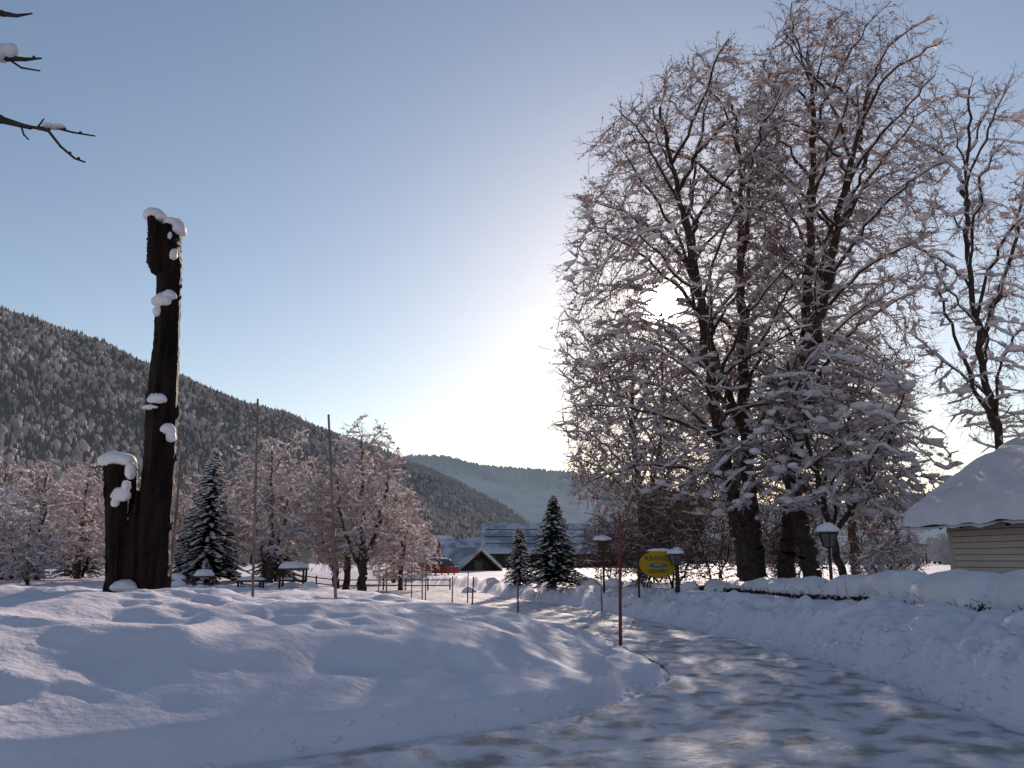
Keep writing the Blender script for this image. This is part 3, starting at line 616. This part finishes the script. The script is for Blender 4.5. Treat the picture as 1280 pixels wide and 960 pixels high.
# ------------------------------------------------------------------ parked red car
cx0,cy0=-6.35,69
car=empty('parked_car',(cx0,cy0,g(cx0,cy0)-.12),2.55)
def prism(pts,y0,y1,ins=0):
    n=len(pts);V=[(p[0],y0+(ins if p[1]>.87 else 0),p[1]) for p in pts]+[(p[0],y1-(ins if p[1]>.87 else 0),p[1]) for p in pts]
    bm=bmesh.new();vv=[bm.verts.new(v) for v in V]
    bm.faces.new(vv[:n]);bm.faces.new(vv[n:][::-1])
    for i in range(n):bm.faces.new((vv[i],vv[n+i],vv[n+(i+1)%n],vv[(i+1)%n]))
    me=bpy.data.meshes.new('p');bmesh.ops.recalc_face_normals(bm,faces=bm.faces);bm.to_mesh(me);bm.free();return me
def addme(nm,me,mat,parent,bev=.04):
    me.materials.append(mat);o=bpy.data.objects.new(nm,me);scene.collection.objects.link(o);o.parent=parent
    b=o.modifiers.new('b','BEVEL');b.width=bev;b.segments=3;return o
addme('body',prism([(-2,.3),(2,.3),(2.05,.6),(1.9,.80),(1.05,.84),(-1.7,.86),(-1.98,.82),(-2.05,.6)],-.85,.85),M_carred,car)
addme('cabin',prism([(-1.7,.86),(1.1,.83),(.45,1.36),(-1.3,1.38)],-.78,.78,.1),M_glass,car)
addme('roof_panel',prism([(.42,1.37),(.4,1.42),(-1.2,1.44),(-1.28,1.39)],-.76,.76,.1),M_carred,car,.01)
make_mesh('headlamps',[(*blobs([(2.02,-.62,.62),(2.02,.62,.62)],[(.06,.16,.1)]*2,ICO2,.0),0)],[M_plaster],car)
snowblob('snow_cap',[(-.4,0,1.45,.8,.6,.08)],car)
make_mesh('wheels',[(*tubes([(sx,-.88,.32),(sx,.7,.32)],[(sx,-.7,.32),(sx,.88,.32)],.32,.32,16),0) for sx in (-1.25,1.25)],[M_dark],car)
# ------------------------------------------------------------------ near cherry tree
parts=[]
def chain(P,r0,r1,n=7,m=0,knob=True):
    P=np.array(P,float);k=len(P)-1;r=np.linspace(r0,r1,k+1)
    parts.append((*tubes(P[:-1],P[1:],r[:-1],r[1:],n),m))
    if knob: parts.append((*blobs(P[1:],np.repeat(r[1:,None]*1.25,3,1),ICO1,.1),m))
chain([(-4.6,2.9,-.2),(-4.55,2.9,1.2),(-4.4,2.9,2.4),(-4.2,2.95,3.6),(-4.0,3,4.8)],.14,.05,10)
chain([(-4.35,2.9,2.7),(-3.6,2.95,3.05),(-2.9,3,3.25),(-2.3,3,3.36),(-2.0,3,3.335),(-1.88,3,3.30)],.045,.008)
chain([(-1.93,3,3.315),(-1.84,3,3.295),(-1.80,2.99,3.28),(-1.74,2.98,3.21),(-1.68,2.98,3.16),(-1.635,2.97,3.14)],.007,.0035)
chain([(-1.86,3,3.30),(-1.79,3.01,3.305),(-1.72,3.02,3.29),(-1.635,3.02,3.275)],.0055,.003)
chain([(-1.92,3,3.32),(-1.90,3,3.27),(-1.88,3,3.25)],.004,.003);chain([(-1.85,3,3.30),(-1.83,3,3.335)],.004,.003)
chain([(-4.15,2.95,3.7),(-3.4,3,3.8),(-2.6,3,3.72),(-2.1,3,3.62),(-2.0,3,3.60),(-1.93,3,3.595),(-1.87,3,3.60)],.03,.0035)
chain([(-2.02,3,3.61),(-1.95,3.01,3.565),(-1.87,3,3.545)],.005,.003)
chain([(-4.0,3,4.6),(-3,3,4.3),(-2.3,3,3.9),(-2.05,3,3.80),(-1.99,3,3.79),(-1.93,3,3.80)],.025,.003)
chain([(-4.2,2.95,3.6),(-4.6,2.2,4.4),(-4.7,1.6,5.2)],.05,.02);chain([(-4.0,3,4.8),(-3.6,3.6,5.8),(-3.7,4,6.6)],.05,.01)
kn=[(-1.80,2.99,3.285),(-1.70,2.98,3.18),(-1.66,2.97,3.155),(-1.75,3.015,3.30),(-1.69,3.02,3.287),(-1.90,3,3.605),(-1.95,3,3.60)]
parts.append((*blobs(kn,np.full((len(kn),3),.0065),ICO1,.2),0))
parts.append((*blobs([(-1.80,3,3.305),(-1.77,3.01,3.31),(-2.03,3,3.625),(-1.99,3,3.63),(-2.6,3,3.34)],[(.03,.02,.012),(.022,.02,.01),(.05,.04,.04),(.035,.03,.035),(.2,.04,.04)],ICO2,.06),1))
make_mesh('cherry_tree',parts,[M_bark,M_cap])
# ------------------------------------------------------------------ light
world=bpy.data.worlds.new('World');scene.world=world;world.use_nodes=True
nt=world.node_tree;nt.nodes.clear()
out=nt.nodes.new('ShaderNodeOutputWorld');bg=nt.nodes.new('ShaderNodeBackground')
sky=nt.nodes.new('ShaderNodeTexSky');sky.sky_type='NISHITA';sky.sun_disc=False
EL=math.radians(17.0);AZ=math.radians(10.56)
sky.sun_elevation=EL;sky.sun_rotation=AZ;sky.air_density=1.0;sky.dust_density=.33;sky.ozone_density=.9;sky.altitude=500
bg.inputs['Strength'].default_value=.122
mt=nt.nodes.new('ShaderNodeVectorMath');mt.operation='MULTIPLY';mt.inputs[1].default_value=(1.08,1.0,.97)
nt.links.new(sky.outputs[0],mt.inputs[0]);nt.links.new(mt.outputs[0],bg.inputs['Color'])
tc=nt.nodes.new('ShaderNodeTexCoord');dp=nt.nodes.new('ShaderNodeVectorMath');dp.operation='DOT_PRODUCT'
nv=nt.nodes.new('ShaderNodeVectorMath');nv.operation='NORMALIZE'
nt.links.new(tc.outputs['Generated'],nv.inputs[0]);nt.links.new(nv.outputs[0],dp.inputs[0]);dp.inputs[1].default_value=tuple(SUN)
def powr(e,k):
    mx=nt.nodes.new('ShaderNodeMath');mx.operation='MAXIMUM';mx.inputs[1].default_value=0;nt.links.new(dp.outputs['Value'],mx.inputs[0])
    p=nt.nodes.new('ShaderNodeMath');p.operation='POWER';p.inputs[1].default_value=e;nt.links.new(mx.outputs[0],p.inputs[0])
    m=nt.nodes.new('ShaderNodeMath');m.operation='MULTIPLY';m.inputs[1].default_value=k;nt.links.new(p.outputs[0],m.inputs[0]);return m
a=powr(9000,40);b=powr(900,.7);ad=nt.nodes.new('ShaderNodeMath');nt.links.new(a.outputs[0],ad.inputs[0]);nt.links.new(b.outputs[0],ad.inputs[1])
bg2=nt.nodes.new('ShaderNodeBackground');bg2.inputs['Color'].default_value=(1,.93,.80,1);nt.links.new(ad.outputs[0],bg2.inputs['Strength'])
sh=nt.nodes.new('ShaderNodeAddShader');nt.links.new(bg.outputs[0],sh.inputs[0]);nt.links.new(bg2.outputs[0],sh.inputs[1]);nt.links.new(sh.outputs[0],out.inputs['Surface'])
ld=bpy.data.lights.new('sun','SUN');ld.energy=5.0;ld.angle=math.radians(.5);ld.color=(1,.83,.71)
lo=bpy.data.objects.new('sun',ld);scene.collection.objects.link(lo)
lo.rotation_euler=Vector((-SUN[0],-SUN[1],-SUN[2])).to_track_quat('-Z','Y').to_euler()
scene.view_settings.view_transform='Standard';scene.view_settings.look='None';scene.view_settings.exposure=0
cd=bpy.data.cameras.new('camera');cam=bpy.data.objects.new('camera',cd);scene.collection.objects.link(cam)
cam.location=(0,0,1.65);cam.rotation_euler=(math.radians(90+11.83),0,0);cd.lens=29.53;cd.sensor_width=36;cd.clip_end=20000;cd.clip_start=.05
scene.camera=cam
print('verts',sum(len(o.data.vertices) for o in scene.objects if o.type=='MESH'))
